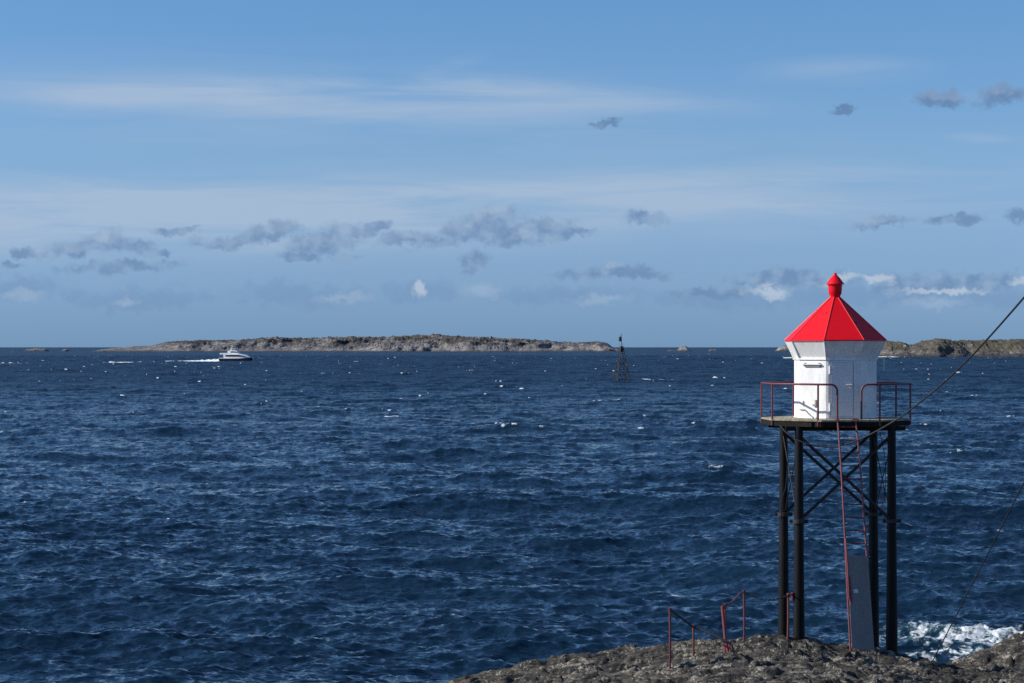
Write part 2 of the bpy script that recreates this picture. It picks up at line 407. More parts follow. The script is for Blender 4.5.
def water_mat():
    m, t, p = mat('sea water')
    g = t.n('ShaderNodeNewGeometry'); pos = g.outputs['Position']
    cam_dist = t.vm('LENGTH', pos)
    at = t.n('ShaderNodeAttribute', attribute_name='foam').outputs['Fac']
    mp = t.n('ShaderNodeMapping'); t.put(mp.inputs[0], pos); mp.inputs['Rotation'].default_value = (0, 0, R(14)); mp.inputs['Scale'].default_value = (0.55, 1, 1)
    n1 = t.noise(mp.outputs[0], 1.25, 4, 0.62, 0.4, out=1); n2 = t.noise(mp.outputs[0], 4.6, 3, 0.6, 0.3, out=1)
    def cen(nz, k):
        q = t.vm('SUBTRACT', nz, (0.5, 0.5, 0.5)); return t.vm('MULTIPLY', q, (k * 0.8, k, 0.0))
    pert = t.vm('ADD', cen(n1, 1.25), cen(n2, 1.2))
    nn = t.vm('NORMALIZE', t.vm('ADD', g.outputs['Normal'], pert))
    t.put(p.inputs['Normal'], nn)
    patch = t.noise(pos, 0.012, 3, 0.5)
    t.put(p.inputs['Roughness'], t.mr(cam_dist, 90, 900, 0.05, 0.40)); p.inputs['IOR'].default_value = 1.33; p.inputs['Specular IOR Level'].default_value = 0.32
    t.put(p.inputs['Base Color'], t.mix(t.mr(at, 0.2, 0.75), t.mix(t.mr(patch, 0.35, 0.65), (0.0036, 0.0150, 0.032), (0.0058, 0.021, 0.043)), (0.045, 0.13, 0.16)))
    fo = t.n('ShaderNodeBsdfPrincipled'); fo.inputs['Roughness'].default_value = 0.9
    fo.inputs['Base Color'].default_value = (0.74, 0.76, 0.77, 1)
    lace = t.noise(pos, 4.5, 6, 0.75, 0.8)
    f = t.mr(t.m('ADD', at, t.m('MULTIPLY_ADD', lace, 1.5, -0.75)), 0.38, 0.80)
    f = t.m('MULTIPLY', f, t.mr(at, 0.02, 0.2))
    mx = t.n('ShaderNodeMixShader'); t.put(mx.inputs[0], f); t.put(mx.inputs[1], p); t.put(mx.inputs[2], fo)
    t.put(t.t.nodes['Material Output'].inputs[0], mx)
    return m
M['sea'] = water_mat()
def foam_mat():
    m, t, p = mat('foam')
    g = t.n('ShaderNodeNewGeometry')
    n = t.noise(g.outputs['Position'], 0.7, 5, 0.6)
    t.put(p.inputs['Base Color'], t.mix(t.mr(n, 0.35, 0.6), (0.5, 0.6, 0.66), (0.86, 0.88, 0.88))); p.inputs['Roughness'].default_value = 0.9
    return m
M['foam'] = foam_mat()

# ------------------------------------------------------------------ the shore rock (one terrain, camera hill included)
PROF_X = np.array([300, 380, 440, 470, 498, 530, 567, 618, 669, 697, 738, 785, 805, 821, 848, 874, 897, 939, 947, 1024, 1100, 1300])
PROF_Y = np.array([740, 708, 684, 676, 670, 664, 659, 651, 643, 640, 636.5, 636, 638.5, 643.5, 645.5, 649, 655, 665, 666, 669, 676, 690.])
DC = 71.0
def terrain(x, y):
    zc = np.interp(x, (PROF_X - 512) * DC / F, H - (PROF_Y - HOR) * DC / F)
    front = zc - 0.012 * np.maximum(DC - y, 0) ** 1.35 * 0.6
    back = zc - 0.20 * np.maximum(y - DC, 0) - 0.035 * np.maximum(y - DC, 0) ** 2
    z = np.where(y < DC, front, back)
    hill = np.minimum(10.3, 12 - 0.1615 * y - 0.55)
    hill = np.where(y < 58, hill, hill - 0.08 * (y - 58) ** 1.5)
    side = np.clip((np.abs(x) - 26) / 14, 0, 3)
    hill = hill - 3 * side ** 2
    z = np.maximum(z - np.clip(58 - y, 0, 99) * 0.02, hill)
    # the second ridge on the right, farther back
    px = (x * F / np.maximum(y, 30)) + 512
    r2 = np.interp(x, [14.5, 15.85, 17.2, 18.7, 21, 25, 32, 45], [-1.0, 0.28, 0.80, 1.40, 2.05, 2.4, 2.1, 0.4])
    z2 = r2 - 0.11 * np.abs(y - 80) ** 1.5 * np.where(y > 80, 1.0, 0.55)
    z = np.maximum(z, z2)
    return z
def axis(segs):
    o = [segs[0][0]]
    for a, b, s in segs:
        n = max(1, int(round((b - a) / s))); o += list(np.linspace(a, b, n + 1)[1:])
    return np.array(o)
tx = axis([(-60, -10, 1.2), (-10, -4, 0.25), (-4, 22, 0.045), (22, 30, 0.2), (30, 70, 1.0)])
ty = axis([(-26, 40, 1.2), (40, 56, 0.25), (56, 82, 0.055), (82, 90, 0.2), (90, 100, 0.8)])
TX, TY = np.meshgrid(tx, ty)
TZ = terrain(TX, TY)
# foliated gneiss: layers dip gently, so ridges run along x with broken blocks
wx = TX + 0.9 * fbm(TX * 0.35, TY * 0.35, 1.0, 3); wy = TY + 0.9 * fbm(TX * 0.35, TY * 0.35, 7.0, 3)
wy2 = wy + 0.07 * wx
big = fbm(wx * 0.22, wy2 * 0.55, 2.0, 3)
lay = fbm(wx * 0.45, wy2 * 1.5, 4.0, 5, 0.55, ridged=True)
blk = fbm(wx * 1.6, wy2 * 3.0, 9.0, 4, 0.55)
stepn = np.abs(((wy2 * 0.9 + 0.5 * blk + big) % 1.0) - 0.5) * 2
crack = -np.exp(-(np.abs(perlin(wx * 0.6, wy2 * 1.3, 5.0)) / 0.05) ** 2) - 0.7 * np.exp(-(np.abs(perlin(wx * 1.5, wy2 * 2.2, 15.0)) / 0.06) ** 2)
amp = 0.35 + 0.65 * sstep(TY, 40, 60)
def billow(x, y, z, o, g=0.5):
    a_ = 1.0; q = 0.0; tot = 0.0
    for i in range(o):
        q = q + a_ * np.abs(perlin(x * 2 ** i + 3.1 * i, y * 2 ** i + 7.7 * i, z + i)); tot += a_; a_ *= g
    return q / tot
lump = billow(wx * 0.34, wy2 * 1.05, 21.0, 4, 0.55)
lump2 = billow(wx * 0.95, wy2 * 2.5, 31.0, 3, 0.55)
fr = lambda q: (lambda t: np.minimum(t / 0.16, (1 - t) / 0.84))(q - np.floor(q))
saw1 = fr(wy2 * 0.75 + 0.9 * fbm(TX * 0.3, TY * 0.5, 51.0, 3)); saw2 = fr(wx * 0.12 + wy2 * 1.7 + 1.2 * fbm(TX * 0.6, TY * 0.9, 53.0, 3)); saw3 = fr(-wx * 1.5 + wy2 * 1.4 + 1.5 * fbm(TX * 0.9, TY * 1.2, 57.0, 3))
crk = np.zeros_like(TX)
for fx, fy, sd_, wd_, dp in ((0.10, 0.85, 41.0, 0.035, 1.2), (0.16, 1.6, 43.0, 0.045, 1.0), (0.30, 2.7, 45.0, 0.06, 0.7), (0.8, 1.0, 47.0, 0.03, 0.6), (1.1, 3.6, 49.0, 0.07, 0.4)):
    crk -= dp * np.exp(-np.abs(perlin(wx * fx, wy2 * fy, sd_)) / wd_)
def rock_detail():
    return 0.14 * big + 0.24 * (lump - 0.22) + 0.12 * (lump2 - 0.22) + 0.07 * (lay - 0.1) + 0.05 * blk + 0.20 * (saw1 - 0.5) + 0.15 * (saw2 - 0.5) + 0.03 * (saw3 - 0.5) + 0.20 * crk + 0.03 + 0.05 * fbm(TX * 6, TY * 8, 3.0, 3)
RD_ = rock_detail(); RD_ -= RD_[(TY > 60) & (TY < 76) & (TX > -2) & (TX < 18)].mean() + 0.9 * RD_.std()
TZ = TZ + amp * RD_
ROCK_Z = TZ
def ground(x, y):
    i = min(max(int(np.searchsorted(ty, y)), 0), len(ty) - 1); j = min(max(int(np.searchsorted(tx, x)), 0), len(tx) - 1)
    return float(ROCK_Z[i, j])
me = grid_mesh('rock', np.stack([TX, TY, TZ], -1).reshape(-1, 3), len(ty), len(tx))
tag(link('rock', me, M['rock']), 'rough grey-brown layered shore rock under the lighthouse', 'rock', kind='structure')

# ------------------------------------------------------------------ the sea
def spectrum(L, N, kp, hs, wind, power, kmin=0.0, kmax=1e9, seed=1, fall=4.0):
    r = np.random.RandomState(seed)
    k1 = np.fft.fftfreq(N, L / N) * 2 * np.pi
    KX, KY = np.meshgrid(k1, k1)
    K = np.hypot(KX, KY); K[0, 0] = 1
    c = (KX * math.cos(wind) + KY * math.sin(wind)) / K
    S = np.exp(-1.25 * (kp / K) ** 2) / K ** fall * (np.where(c > 0, np.abs(c) ** power, 0.04 * np.abs(c) ** power) + 0.03)
    S[(K < kmin) | (K > kmax)] = 0; S[0, 0] = 0
    Hk = (r.randn(N, N) + 1j * r.randn(N, N)) * np.sqrt(S)
    h = np.real(np.fft.ifft2(Hk)); s = hs / 4 / h.std(); Hk = Hk * s
    h = np.real(np.fft.ifft2(Hk))
    dx = np.real(np.fft.ifft2(1j * KX / K * Hk)); dy = np.real(np.fft.ifft2(1j * KY / K * Hk))
    jxx = np.real(np.fft.ifft2(-KX * KX / K * Hk)); jyy = np.real(np.fft.ifft2(-KY * KY / K * Hk)); jxy = np.real(np.fft.ifft2(-KX * KY / K * Hk))
    return dict(L=L, N=N, h=h, dx=dx, dy=dy, jxx=jxx, jyy=jyy, jxy=jxy)
def sample(tl, key, x, y):
    N = tl['N']; u = (x / tl['L'] * N) % N; v = (y / tl['L'] * N) % N
    i = np.floor(u).astype(np.int64); j = np.floor(v).astype(np.int64); fu = u - i; fv = v - j
    i %= N; j %= N; i2 = (i + 1) % N; j2 = (j + 1) % N; a = tl[key]
    return (a[j, i] * (1 - fu) + a[j, i2] * fu) * (1 - fv) + (a[j2, i] * (1 - fu) + a[j2, i2] * fu) * fv
WIND = R(-104)
TA = spectrum(430.0, 1024, 2 * math.pi / 20, 0.80, WIND, 5.0, kmax=2 * math.pi / 1.6, seed=5, fall=3.7)
TC = spectrum(760.0, 512, 2 * math.pi / 34, 1.05, WIND - 0.10, 14.0, kmax=2 * math.pi / 9, seed=21, fall=4.5)
TB = spectrum(61.0, 512, 2 * math.pi / 3.4, 0.26, WIND + 0.25, 2.6, kmax=2 * math.pi / 0.30, seed=9, fall=3.3)
rows = [16.0]
while rows[-1] < 66: rows.append(rows[-1] * 1.03)
while rows[-1] < 170: rows.append(rows[-1] * 1.0021)
while rows[-1] < 900: rows.append(rows[-1] * 1.0032)
while rows[-1] < 3000: rows.append(rows[-1] + 3.2)
while rows[-1] < 80000: rows.append(rows[-1] * 1.03)
rows = np.array(rows)
fine = np.arange(-14.6, 14.6001, 0.0255)
mid = np.arange(14.8, 40, 0.25); far_ = np.arange(42, 180, 3.0)
ang = np.concatenate([-far_[::-1], -mid[::-1], fine, mid, far_, [180.0]])
AN, RR = np.meshgrid(np.radians(ang), rows)
SX = RR * np.sin(AN); SY = RR * np.cos(AN)
fade = 1 - sstep(RR, 2600, 5200)
fadeB = (1 - 0.9 * sstep(RR, 300, 2200)) * (0.98 + 0.28 * np.clip(perlin(SX * 0.018, SY * 0.05, 12.2) + 0.5 * perlin(SX * 0.06, SY * 0.16, 14.2), -0.6, 0.6)) * fade
lam = 1.05
# gustiness: waves are not equally high everywhere
gust = 0.9 + 0.35 * np.clip(perlin(SX * 0.012, SY * 0.018, 3.3), -0.8, 0.8)
h = (sample(TA, 'h', SX, SY) * gust * fade + sample(TC, 'h', SX, SY) * fade + sample(TB, 'h', SX, SY) * fadeB)
DX = (sample(TA, 'dx', SX, SY) * gust * fade + sample(TC, 'dx', SX, SY) * fade + 0.9 * sample(TB, 'dx', SX, SY) * fadeB) * lam
DY = (sample(TA, 'dy', SX, SY) * gust * fade + sample(TC, 'dy', SX, SY) * fade + 0.9 * sample(TB, 'dy', SX, SY) * fadeB) * lam
J = (1 + lam * gust * sample(TA, 'jxx', SX, SY)) * (1 + lam * gust * sample(TA, 'jyy', SX, SY)) - (lam * gust * sample(TA, 'jxy', SX, SY)) ** 2
thr_lo, thr_hi = np.percentile(J[:, 300:1400:7], [0.45, 2.2])
print('J', thr_lo, thr_hi, J.min())
patch = sstep(perlin(SX * 0.03, SY * 0.02, 8.8) + 0.45 * perlin(SX * 0.13, SY * 0.11, 2.8), -0.10, 0.35)
farw = 0.5 + 0.5 * sstep(RR, 130, 400)
brk = sstep(0.8 * perlin(SX * 0.30, SY * 0.3, 1.7) + 0.8 * perlin(SX * 1.1, SY * 0.8, 6.1), -0.05, 0.25)
foam = sstep(J, thr_hi, thr_lo) * patch * farw * brk
# foam streaks that lie where the photograph shows long breaking crests
def patch_at(px, py, wpx, hm=0.5, depth=None):
    global foam, h
    d = H * F / (py - HOR); x0 = (px - 512) * d / F; wm = wpx * d / F / 2
    dep = depth or max(0.8, 0.25 * wm)
    n_ = 1.0 + 0.5 * perlin(SX * 0.35 + px, SY * 0.35, 4.4)
    q = np.hypot((SX - x0) / wm, (SY - d - 0.15 * dep * np.sin((SX - x0) * 1.2)) / dep) * n_
    k = sstep(q, 1.0, 0.35) * ((0.25 + 0.6 * sstep(perlin(SX * 2.6, SY * 2.0, 3.3), -0.1, 0.3)) if d < 130 else 1.0) * (0.35 + 0.65 * sstep(perlin(SX * 4.0 / max(wm, 1), SY * 1.5 / dep, px * 0.1), -0.25, 0.15)); foam = np.maximum(foam, k); h = h + hm * k
for s_ in [(8, 364, 34, 0.8, 14), (122, 363.2, 50, 1.0, 14), (560, 351.5, 20, 1.5, 60), (660, 380.5, 55, 0.35, 2.5), (718, 378.5, 26, 0.8, 3), (590, 382, 16, 0.4, 3), (172, 517.5, 15, 0.12, 0.9), (575, 487, 6, 0.12, 0.7), (680, 593, 14, 0.03, 0.5), (880, 357.6, 60, 0.9, 12), (600, 352.4, 16, 1.5, 60), (500, 352.2, 20, 1.2, 60),
           (50, 385, 10, 0.5, 3), (93, 380, 8, 0.8, 3), (290, 382, 16, 0.4, 3), (272, 378, 9, 0.5, 3), (800, 407, 9, 0.2, 2), (470, 371, 14, 0.5, 5), (22, 500, 9, 0.06, 1)]:
    patch_at(*s_)
# the larger breaking-up crests of the wind sea close to the shore
for (px, py, wpx, A) in [(135, 640, 105, 0.50), (250, 648, 60, 0.35), (60, 562, 60, 0.45), (330, 575, 110, 0.42), (440, 590, 60, 0.35), (545, 598, 65, 0.45), (690, 592, 60, 0.42), (290, 506, 60, 0.42), (700, 520, 90, 0.4), (520, 650, 45, 0.28), (960, 560, 60, 0.4), (170, 470, 80, 0.45), (610, 460, 70, 0.45)]:
    d = H * F / (py - HOR); x0 = (px - 512) * d / F; wm = wpx * d / F
    yy = SY - d - 0.7 * perlin(SX * 0.22, SX * 0 + px, 2.2) - 0.25 * perlin(SX * 0.9, SX * 0 + px, 3.2)
    g_ = np.exp(-((SX - x0) / wm) ** 2) * (0.75 + 0.6 * perlin(SX * 0.35 + px, SX * 0, 5.1))
    h = h + A * g_ * np.exp(-(yy / np.where(yy < 0, 1.1, 2.6)) ** 2)
    DY = DY - 0.55 * A * g_ * np.exp(-(yy / 1.2) ** 2)
# surf along the rocks
tz = terrain(SX, SY)
near = (SY > 70) & (SY < 100) & (SX > -20) & (SX < 40)
sh = np.where(near, sstep(tz, -2.6, -0.1), 0.0)
lacy = 0.6 * fbm(SX * 0.9, SY * 1.1, 2.2, 4, 0.65) + 0.6 * fbm(SX * 2.6, SY * 2.4, 8.2, 3, 0.6)
right = sstep(SX, 11.5, 15.0)
surf = sh * sstep(lacy + 0.6 * (right - 0.70), -0.12, 0.5) * 0.75
gap = np.where(near, np.exp(-((SX - 18.8) / 5.5) ** 2 - ((SY - 88.5) / 6.0) ** 2), 0.0)
surf = np.maximum(surf, np.clip(gap * (0.74 + 1.1 * lacy), 0, 0.70))
foam = np.maximum(foam, surf)
h = h + 0.15 * surf * (0.6 + fbm(SX * 1.2, SY * 1.2, 5.2, 3))
h = np.where(RR < 62, h * 0.4, h)
sea_me = grid_mesh('sea', np.stack([SX + DX, SY + DY, h], -1).reshape(-1, 3), len(rows), len(ang), wrap=True)
vattr(sea_me, 'foam', foam)
tag(link('sea', sea_me, M['sea']), 'choppy dark blue open sea with scattered whitecaps', 'sea', kind='structure')

# ------------------------------------------------------------------ islands
def island(name, prof, d_front, d_back, step_px, mat_, label, rough, nscale, group=None, nr=70, seed=0.0):
    prof = np.array(prof, float)
    d_c = d_front + (d_back - d_front) * 0.45
    px = np.arange(prof[0, 0], prof[-1, 0] + 1e-6, step_px)
    top = H - (np.interp(px, prof[:, 0], prof[:, 1]) - HOR) * d_c / F
    xs = (px - 512) * d_c / F
    t = np.linspace(0, 1, nr)
    Xg, T = np.meshgrid(xs, t); ZT = np.broadcast_to(top, Xg.shape)
    Yg = d_front + (d_back - d_front) * T + 0.22 * (d_back - d_front) * fbm(Xg * nscale * 0.4, T * 2, seed, 3)
    env = sstep(T, 0.0, 0.45) ** 0.75 * sstep(T, 1.0, 0.45) ** 0.75
    rise = np.clip(1.3 * fbm(Xg * nscale * 1.4, Yg * nscale * 1.4, seed + 2, 6, 0.68), -1, 1)
    cr = fbm(Xg * nscale * 3, Yg * nscale * 3, seed + 5, 4, 0.6, ridged=True) - 0.3
    Zg = -4 + (ZT + 4) * env + rough * (0.75 * rise + 0.45 * cr) * sstep(T, 0.0, 0.2) * sstep(T, 1.0, 0.8) * np.clip((ZT + 1) / (ZT.max() + 1), 0.15, 1)
    me = grid_mesh(name, np.stack([Xg, Yg, Zg], -1).reshape(-1, 3), nr, len(xs))
    return tag(link(name, me, mat_), label, 'island', group, 'structure')
island('island', [(96, 354), (104, 351), (112, 348.6), (130, 347), (150, 346), (165, 343), (180, 342), (200, 341), (240, 341), (260, 339), (275, 338), (300, 339), (330, 338.5), (360, 337.5), (400, 337.5), (425, 336), (440, 335.6),
                  (455, 337.5), (480, 338), (500, 339), (530, 340), (560, 342.5), (590, 343), (598, 342), (606, 343.5), (612, 348), (620, 350), (630, 354)], 5600, 6300, 0.7, M['island'],
       'long low grey rocky island on the horizon behind the ferry', 13, 0.018, seed=1.0)
island('island', [(836, 359), (850, 354), (868, 349), (880, 345), (884, 342.5), (892, 341.5), (899, 342.6), (903, 345), (917, 345), (924, 342), (936, 339.6), (948, 339.9), (957, 341.6), (965, 341.2), (985, 340.2), (1024, 339.9), (1080, 338), (1150, 341), (1230, 348), (1300, 359)],
       2560, 2790, 0.6, M['isle_green'], 'grassy brown rocky island to the right of the lighthouse', 5, 0.045, seed=4.0)
for prof, lab, sd in [([(20, 353), (27, 350.4), (36, 349.8), (46, 350.4), (54, 353)], 'flat dark skerry farthest left on the horizon', 2.0),
                      ([(58, 353), (63, 350.8), (67, 350.6), (71, 353)], 'tiny skerry on the horizon just left of the long island', 3.0),
                      ([(662, 353), (668, 349), (677, 348.8), (681, 345.4), (686, 345), (690, 348.6), (694, 353)], 'small peaked skerry on the horizon right of the beacon', 5.0),
                      ([(704, 353), (710, 348.4), (716, 348.6), (720, 353)], 'tiny flat skerry on the horizon between peaked skerry and lighthouse', 6.0),
                      ([(772, 353), (779, 346.4), (784, 344.4), (796, 344), (806, 348), (815, 353)], 'dark skerry on the horizon peeking out left of the lighthouse hut', 7.0)]:
    prof = [(a_, b_ - (1.3 if b_ < 352.5 and a_ < 100 else -1.2)) for a_, b_ in prof]
    island('skerry', prof, 6300, 6420, 0.4, M['island'], lab, 4, 0.03, 'skerries on the horizon', nr=24, seed=sd)

# ------------------------------------------------------------------ lighthouse on its stilts
D0 = 73.0; ZB = 1.4
cx, cy = (835.1 - 512) * D0 / F, D0
lh = empty('lighthouse', (cx, cy, ZB), YAW)
tag(lh, 'white octagonal lighthouse hut with red roof on black stilts at the rocky shore', 'lighthouse')
OFF = (0, 0, ZB)
def mb(): return MB(OFF)
def zz(py, d=D0): return H - (py - HOR) * d / F
def oc(th, r, z=0.0): return Vector((r * math.sin(R(th)), -r * math.cos(R(th)), z))
C8 = [-12 + 45 * k for k in range(8)]
C8D = [-10 + 45 * k for k in range(8)]
LEGA = [(-32.5, 2.17), (57.5, 2.17), (143.5, 2.17), (237.5, 2.05)]
ZD = 9.64; ZCL = 6.32
for th, rr in LEGA:
    m_ = mb(); m_.tube([oc(th, rr, z) for z in (0.4, 2.6, 5.0, 7.5, 9.43)], [0.205, 0.192, 0.166, 0.147, 0.134], 20)
    leg = m_.build('leg', M['tar'], lh, smooth=True)
    m_ = mb(); m_.lathe(oc(th, rr, ZCL), [(0.18, -0.07), (0.215, -0.06), (0.215, 0.06), (0.18, 0.07)], 20)
    for s in (-1, 1): m_.box(oc(th, rr, ZCL) + Vector((0.24 * s, 0, 0)), (0.12, 0.05, 0.12))
    for s in (-1, 1): m_.tube([oc(th, rr, ZCL) + Vector((0.25 * s, -0.06, 0)), oc(th, rr, ZCL) + Vector((0.25 * s, 0.06, 0))], 0.02, 8)
    m_.build('clamp', M['brace'], leg)
FL, FR, BR, BL = [oc(t, r) for t, r in LEGA]
def zat(p, z): return Vector((p.x, p.y, z))
def brace(a, za, b, zb_, r, side):
    A = zat(a, za); B = zat(b, zb_); d = (B - A).normalized(); nrm = d.cross(Vector((0, 0, 1))).normalized() * side
    m_ = mb(); m_.tube([A + d * 0.13 + nrm, B - d * 0.13 + nrm], r, 10); m_.build('brace', M['brace'], lh, smooth=True)
brace(FL, 9.1, FR, ZCL, 0.052, 0.06); brace(FL, ZCL, FR, 9.1, 0.052, -0.06)
brace(BL, 9.1, BR, ZCL, 0.052, 0.06); brace(BL, ZCL, BR, 9.1, 0.052, -0.06)
brace(BL, 9.1, FL, ZCL, 0.018, 0.03); brace(BL, ZCL, FL, 9.1, 0.018, -0.03)
brace(BR, 9.1, FR, ZCL, 0.018, 0.03); brace(BR, ZCL, FR, 9.1, 0.018, -0.03)
# deck: plank top, ring fascia, joists
RD = 2.52
m_ = mb(); m_.lathe((0, 0, ZD), [(RD, -0.06), (RD, 0.0)], 8, R(-10)); deck = m_.build('deck', M['deck'], lh, bevel=0.012)
for k in range(8):
    a = oc(C8D[k], RD - 0.08, ZD - 0.145); b = oc(C8D[(k + 1) % 8], RD - 0.08, ZD - 0.145)
    m_ = mb(); m_.bar(a, b.lerp(a, 0.01), 0.07, 0.165); m_.build('fascia', M['dark'], deck)
rotm = Matrix.Rotation(R(12.5), 3, 'Z')
for q in (-1.53, 1.53):
    a = rotm @ Vector((-1.98, q, ZD - 0.30)); b = rotm @ Vector((1.98, q, ZD - 0.30))
    m_ = mb(); m_.bar(a, b, 0.16, 0.14); m_.build('beam', M['dark'], deck)
for q in (-1.2, -0.6, 0, 0.6, 1.2):
    a = rotm @ Vector((q, -2.1, ZD - 0.145)); b = rotm @ Vector((q, 2.1, ZD - 0.145))
    m_ = mb(); m_.bar(a, b, 0.09, 0.15); m_.build('joist', M['dark'], deck)
# hut body
RH = 1.39; ZT = 11.62; ZE = 12.20
m_ = mb(); m_.lathe((0, 0, 0), [(RH, ZD + 0.004), (RH, ZT)], 8, R(-12)); wall = m_.build('wall', M['white'], lh, bevel=0.01)
m_ = mb(); m_.lathe((0, 0, 0), [(RH + 0.02, ZD + 0.01), (RH + 0.02, ZD + 0.05)], 8, R(-12)); m_.build('base_rim', M['white'], wall)
m_ = mb(); m_.lathe((0, 0, 0), [(RH + 0.005, ZT - 0.045), (RH + 0.045, ZT - 0.04), (RH + 0.045, ZT), (RH, ZT + 0.01)], 8, R(-12)); m_.build('moulding', M['white'], wall)
m_ = mb(); m_.lathe((0, 0, 0), [(RH - 0.02, ZT), (1.68, ZE)], 8, R(-12)); sof = m_.build('soffit', M['white'], lh)
for k in range(8):
    m_ = mb(); m_.tube([oc(C8[k], RH + 0.01, ZT), oc(C8[k], 1.68, ZE - 0.01)], 0.022, 6); m_.build('corner_strip', M['white'], sof)
# roof
RE = 1.715
m_ = mb(); m_.lathe((0, 0, 0), [(RE, ZE), (RE, ZE + 0.035), (0.15, 13.67)], 8, R(-12)); roof = m_.build('roof', M['red'], lh)
for k in range(8):
    m_ = mb(); m_.tube([oc(C8[k], RE + 0.004, ZE + 0.03), oc(C8[k], 0.155, 13.67)], 0.016, 6); m_.build('ridge_cap', M['redtrim'], roof)
m_ = mb(); m_.lathe((0, 0, 0), [(0.16, 13.62), (0.165, 13.70), (0.205, 13.76), (0.225, 13.9), (0.235, 14.08), (0.26, 14.09), (0.295, 14.085), (0.295, 14.11), (0.16, 14.30), (0.055, 14.405), (0.05, 14.42), (0.045, 14.46), (0.02, 14.475)], 28)
m_.build('ventilator_cap', M['red'], roof, smooth=True)
def facepos(th, u, z, outv=0.0, ap=RH * math.cos(R(22.5))):
    """point on the hut face whose normal is th: u sideways, z up"""
    nrm = oc(th, 1.0); tan = Vector((math.cos(R(th)), math.sin(R(th)), 0))
    p = nrm * (ap + outv) + tan * u; p.z = z; return p, nrm, tan
def facebox(m_, th, u, z, su, sz, depth, o=0.0):
    p, nrm, tan = facepos(th, u, z, o + depth / 2)
    rt = Matrix((tan, nrm, Vector((0, 0, 1)))).transposed()
    m_.box(p, (su, depth, sz), rt)
def facetube(m_, th, pts, r, o):
    m_.tube([facepos(th, u, z, o)[0] for u, z in pts], r, 8)
# door
dth = 10.5
m_ = mb(); zd0, zd1 = 9.68, 11.53; du = -0.02
facebox(m_, dth, du, (zd0 + zd1) / 2, 0.80, zd1 - zd0, 0.035)
facebox(m_, dth, du, (zd0 + zd1) / 2, 0.72, zd1 - zd0 - 0.08, 0.012, 0.035)
door = m_.build('door', M['door'], lh, bevel=0.004)
m_ = mb()
facebox(m_, dth, du - 0.43, (zd0 + zd1) / 2, 0.05, zd1 - zd0 + 0.1, 0.03)
facebox(m_, dth, du + 0.43, (zd0 + zd1) / 2, 0.05, zd1 - zd0 + 0.1, 0.03)
facebox(m_, dth, du, zd1 + 0.07, 0.91, 0.05, 0.05)
m_.build('frame', M['white'], door)
m_ = mb()
for uu, zc_, su_, sz_ in ((du - 0.375, 10.6, 0.012, 1.78), (du + 0.375, 10.6, 0.012, 1.78), (du, 9.715, 0.75, 0.012), (du, 11.49, 0.75, 0.012)): facebox(m_, dth, uu, zc_, su_, sz_, 0.004, 0.036)
m_.build('door_seal', M['steel'], door)
for z in (10.02, 11.25):
    m_ = mb(); p, nrm, tan = facepos(dth, du - 0.40, z, 0.055); m_.tube([p - Vector((0, 0, 0.13)), p + Vector((0, 0, 0.13))], 0.03, 10)
    facebox(m_, dth, du - 0.33, z + 0.06, 0.14, 0.05, 0.02, 0.047); facebox(m_, dth, du - 0.33, z - 0.06, 0.14, 0.05, 0.02, 0.047)
    m_.build('hinge', M['white'], door)
m_ = mb(); facebox(m_, dth, du + 0.30, 10.74, 0.07, 0.2, 0.02, 0.047); facetube(m_, dth, [(du + 0.32, 10.76), (du + 0.14, 10.76)], 0.018, 0.10)
p, nrm, tan = facepos(dth, du + 0.32, 10.76, 0.05); m_.tube([p, p + nrm * 0.06], 0.02, 8)
m_.build('handle', M['paper'], door)
# fittings on the sunlit wall
m_ = mb(); facetube(m_, -34.5, [(-0.34, 11.42), (0.36, 11.42)], 0.03, 0.06); facebox(m_, -34.5, -0.3, 11.42, 0.05, 0.12, 0.06); facebox(m_, -34.5, 0.28, 11.42, 0.05, 0.12, 0.06)
facebox(m_, -34.5, 0.0, 11.37, 0.60, 0.03, 0.05)
m_.build('bracket_bar', M['steel'], wall)
m_ = mb(); facetube(m_, -34.5, [(-0.50, 9.94), (-0.30, 9.93), (-0.06, 9.73), (0.02, 9.70), (0.06, 9.60)], 0.018, 0.03); m_.build('conduit', M['steel'], wall)
m_ = mb(); facebox(m_, -34.5, 0.14, 10.15, 0.06, 0.22, 0.05); facebox(m_, -34.5, 0.11, 10.09, 0.14, 0.06, 0.07); m_.build('latch', M['steel'], wall)
m_ = mb(); facebox(m_, -34.5, -0.38, 10.15, 0.03, 0.16, 0.04); m_.build('wall_clip', M['paper'], wall)
m_ = mb(); facebox(m_, 55.5, -0.1, 10.1, 0.13, 0.16, 0.03); facebox(m_, 55.5, -0.1, 10.03, 0.15, 0.025, 0.06); m_.build('socket_box', M['door'], wall)
# eaves arms with a hanging rod
m_ = mb(); za = 11.645
m_.tube([(-1.70, -0.25, za - 0.01), (-1.3, -0.2, za)], 0.022, 8); m_.build('eaves_arm', M['paper'], lh)
m_ = mb(); m_.tube([(1.3, 0.0, za), (1.64, 0.0, za)], 0.022, 8); arm = m_.build('eaves_arm', M['paper'], lh)
m_ = mb(); m_.tube([(1.60, 0, za - 0.42), (1.60, 0, za + 0.01)], 0.024, 8); m_.build('hanging_rod', M['palegreen'], arm)
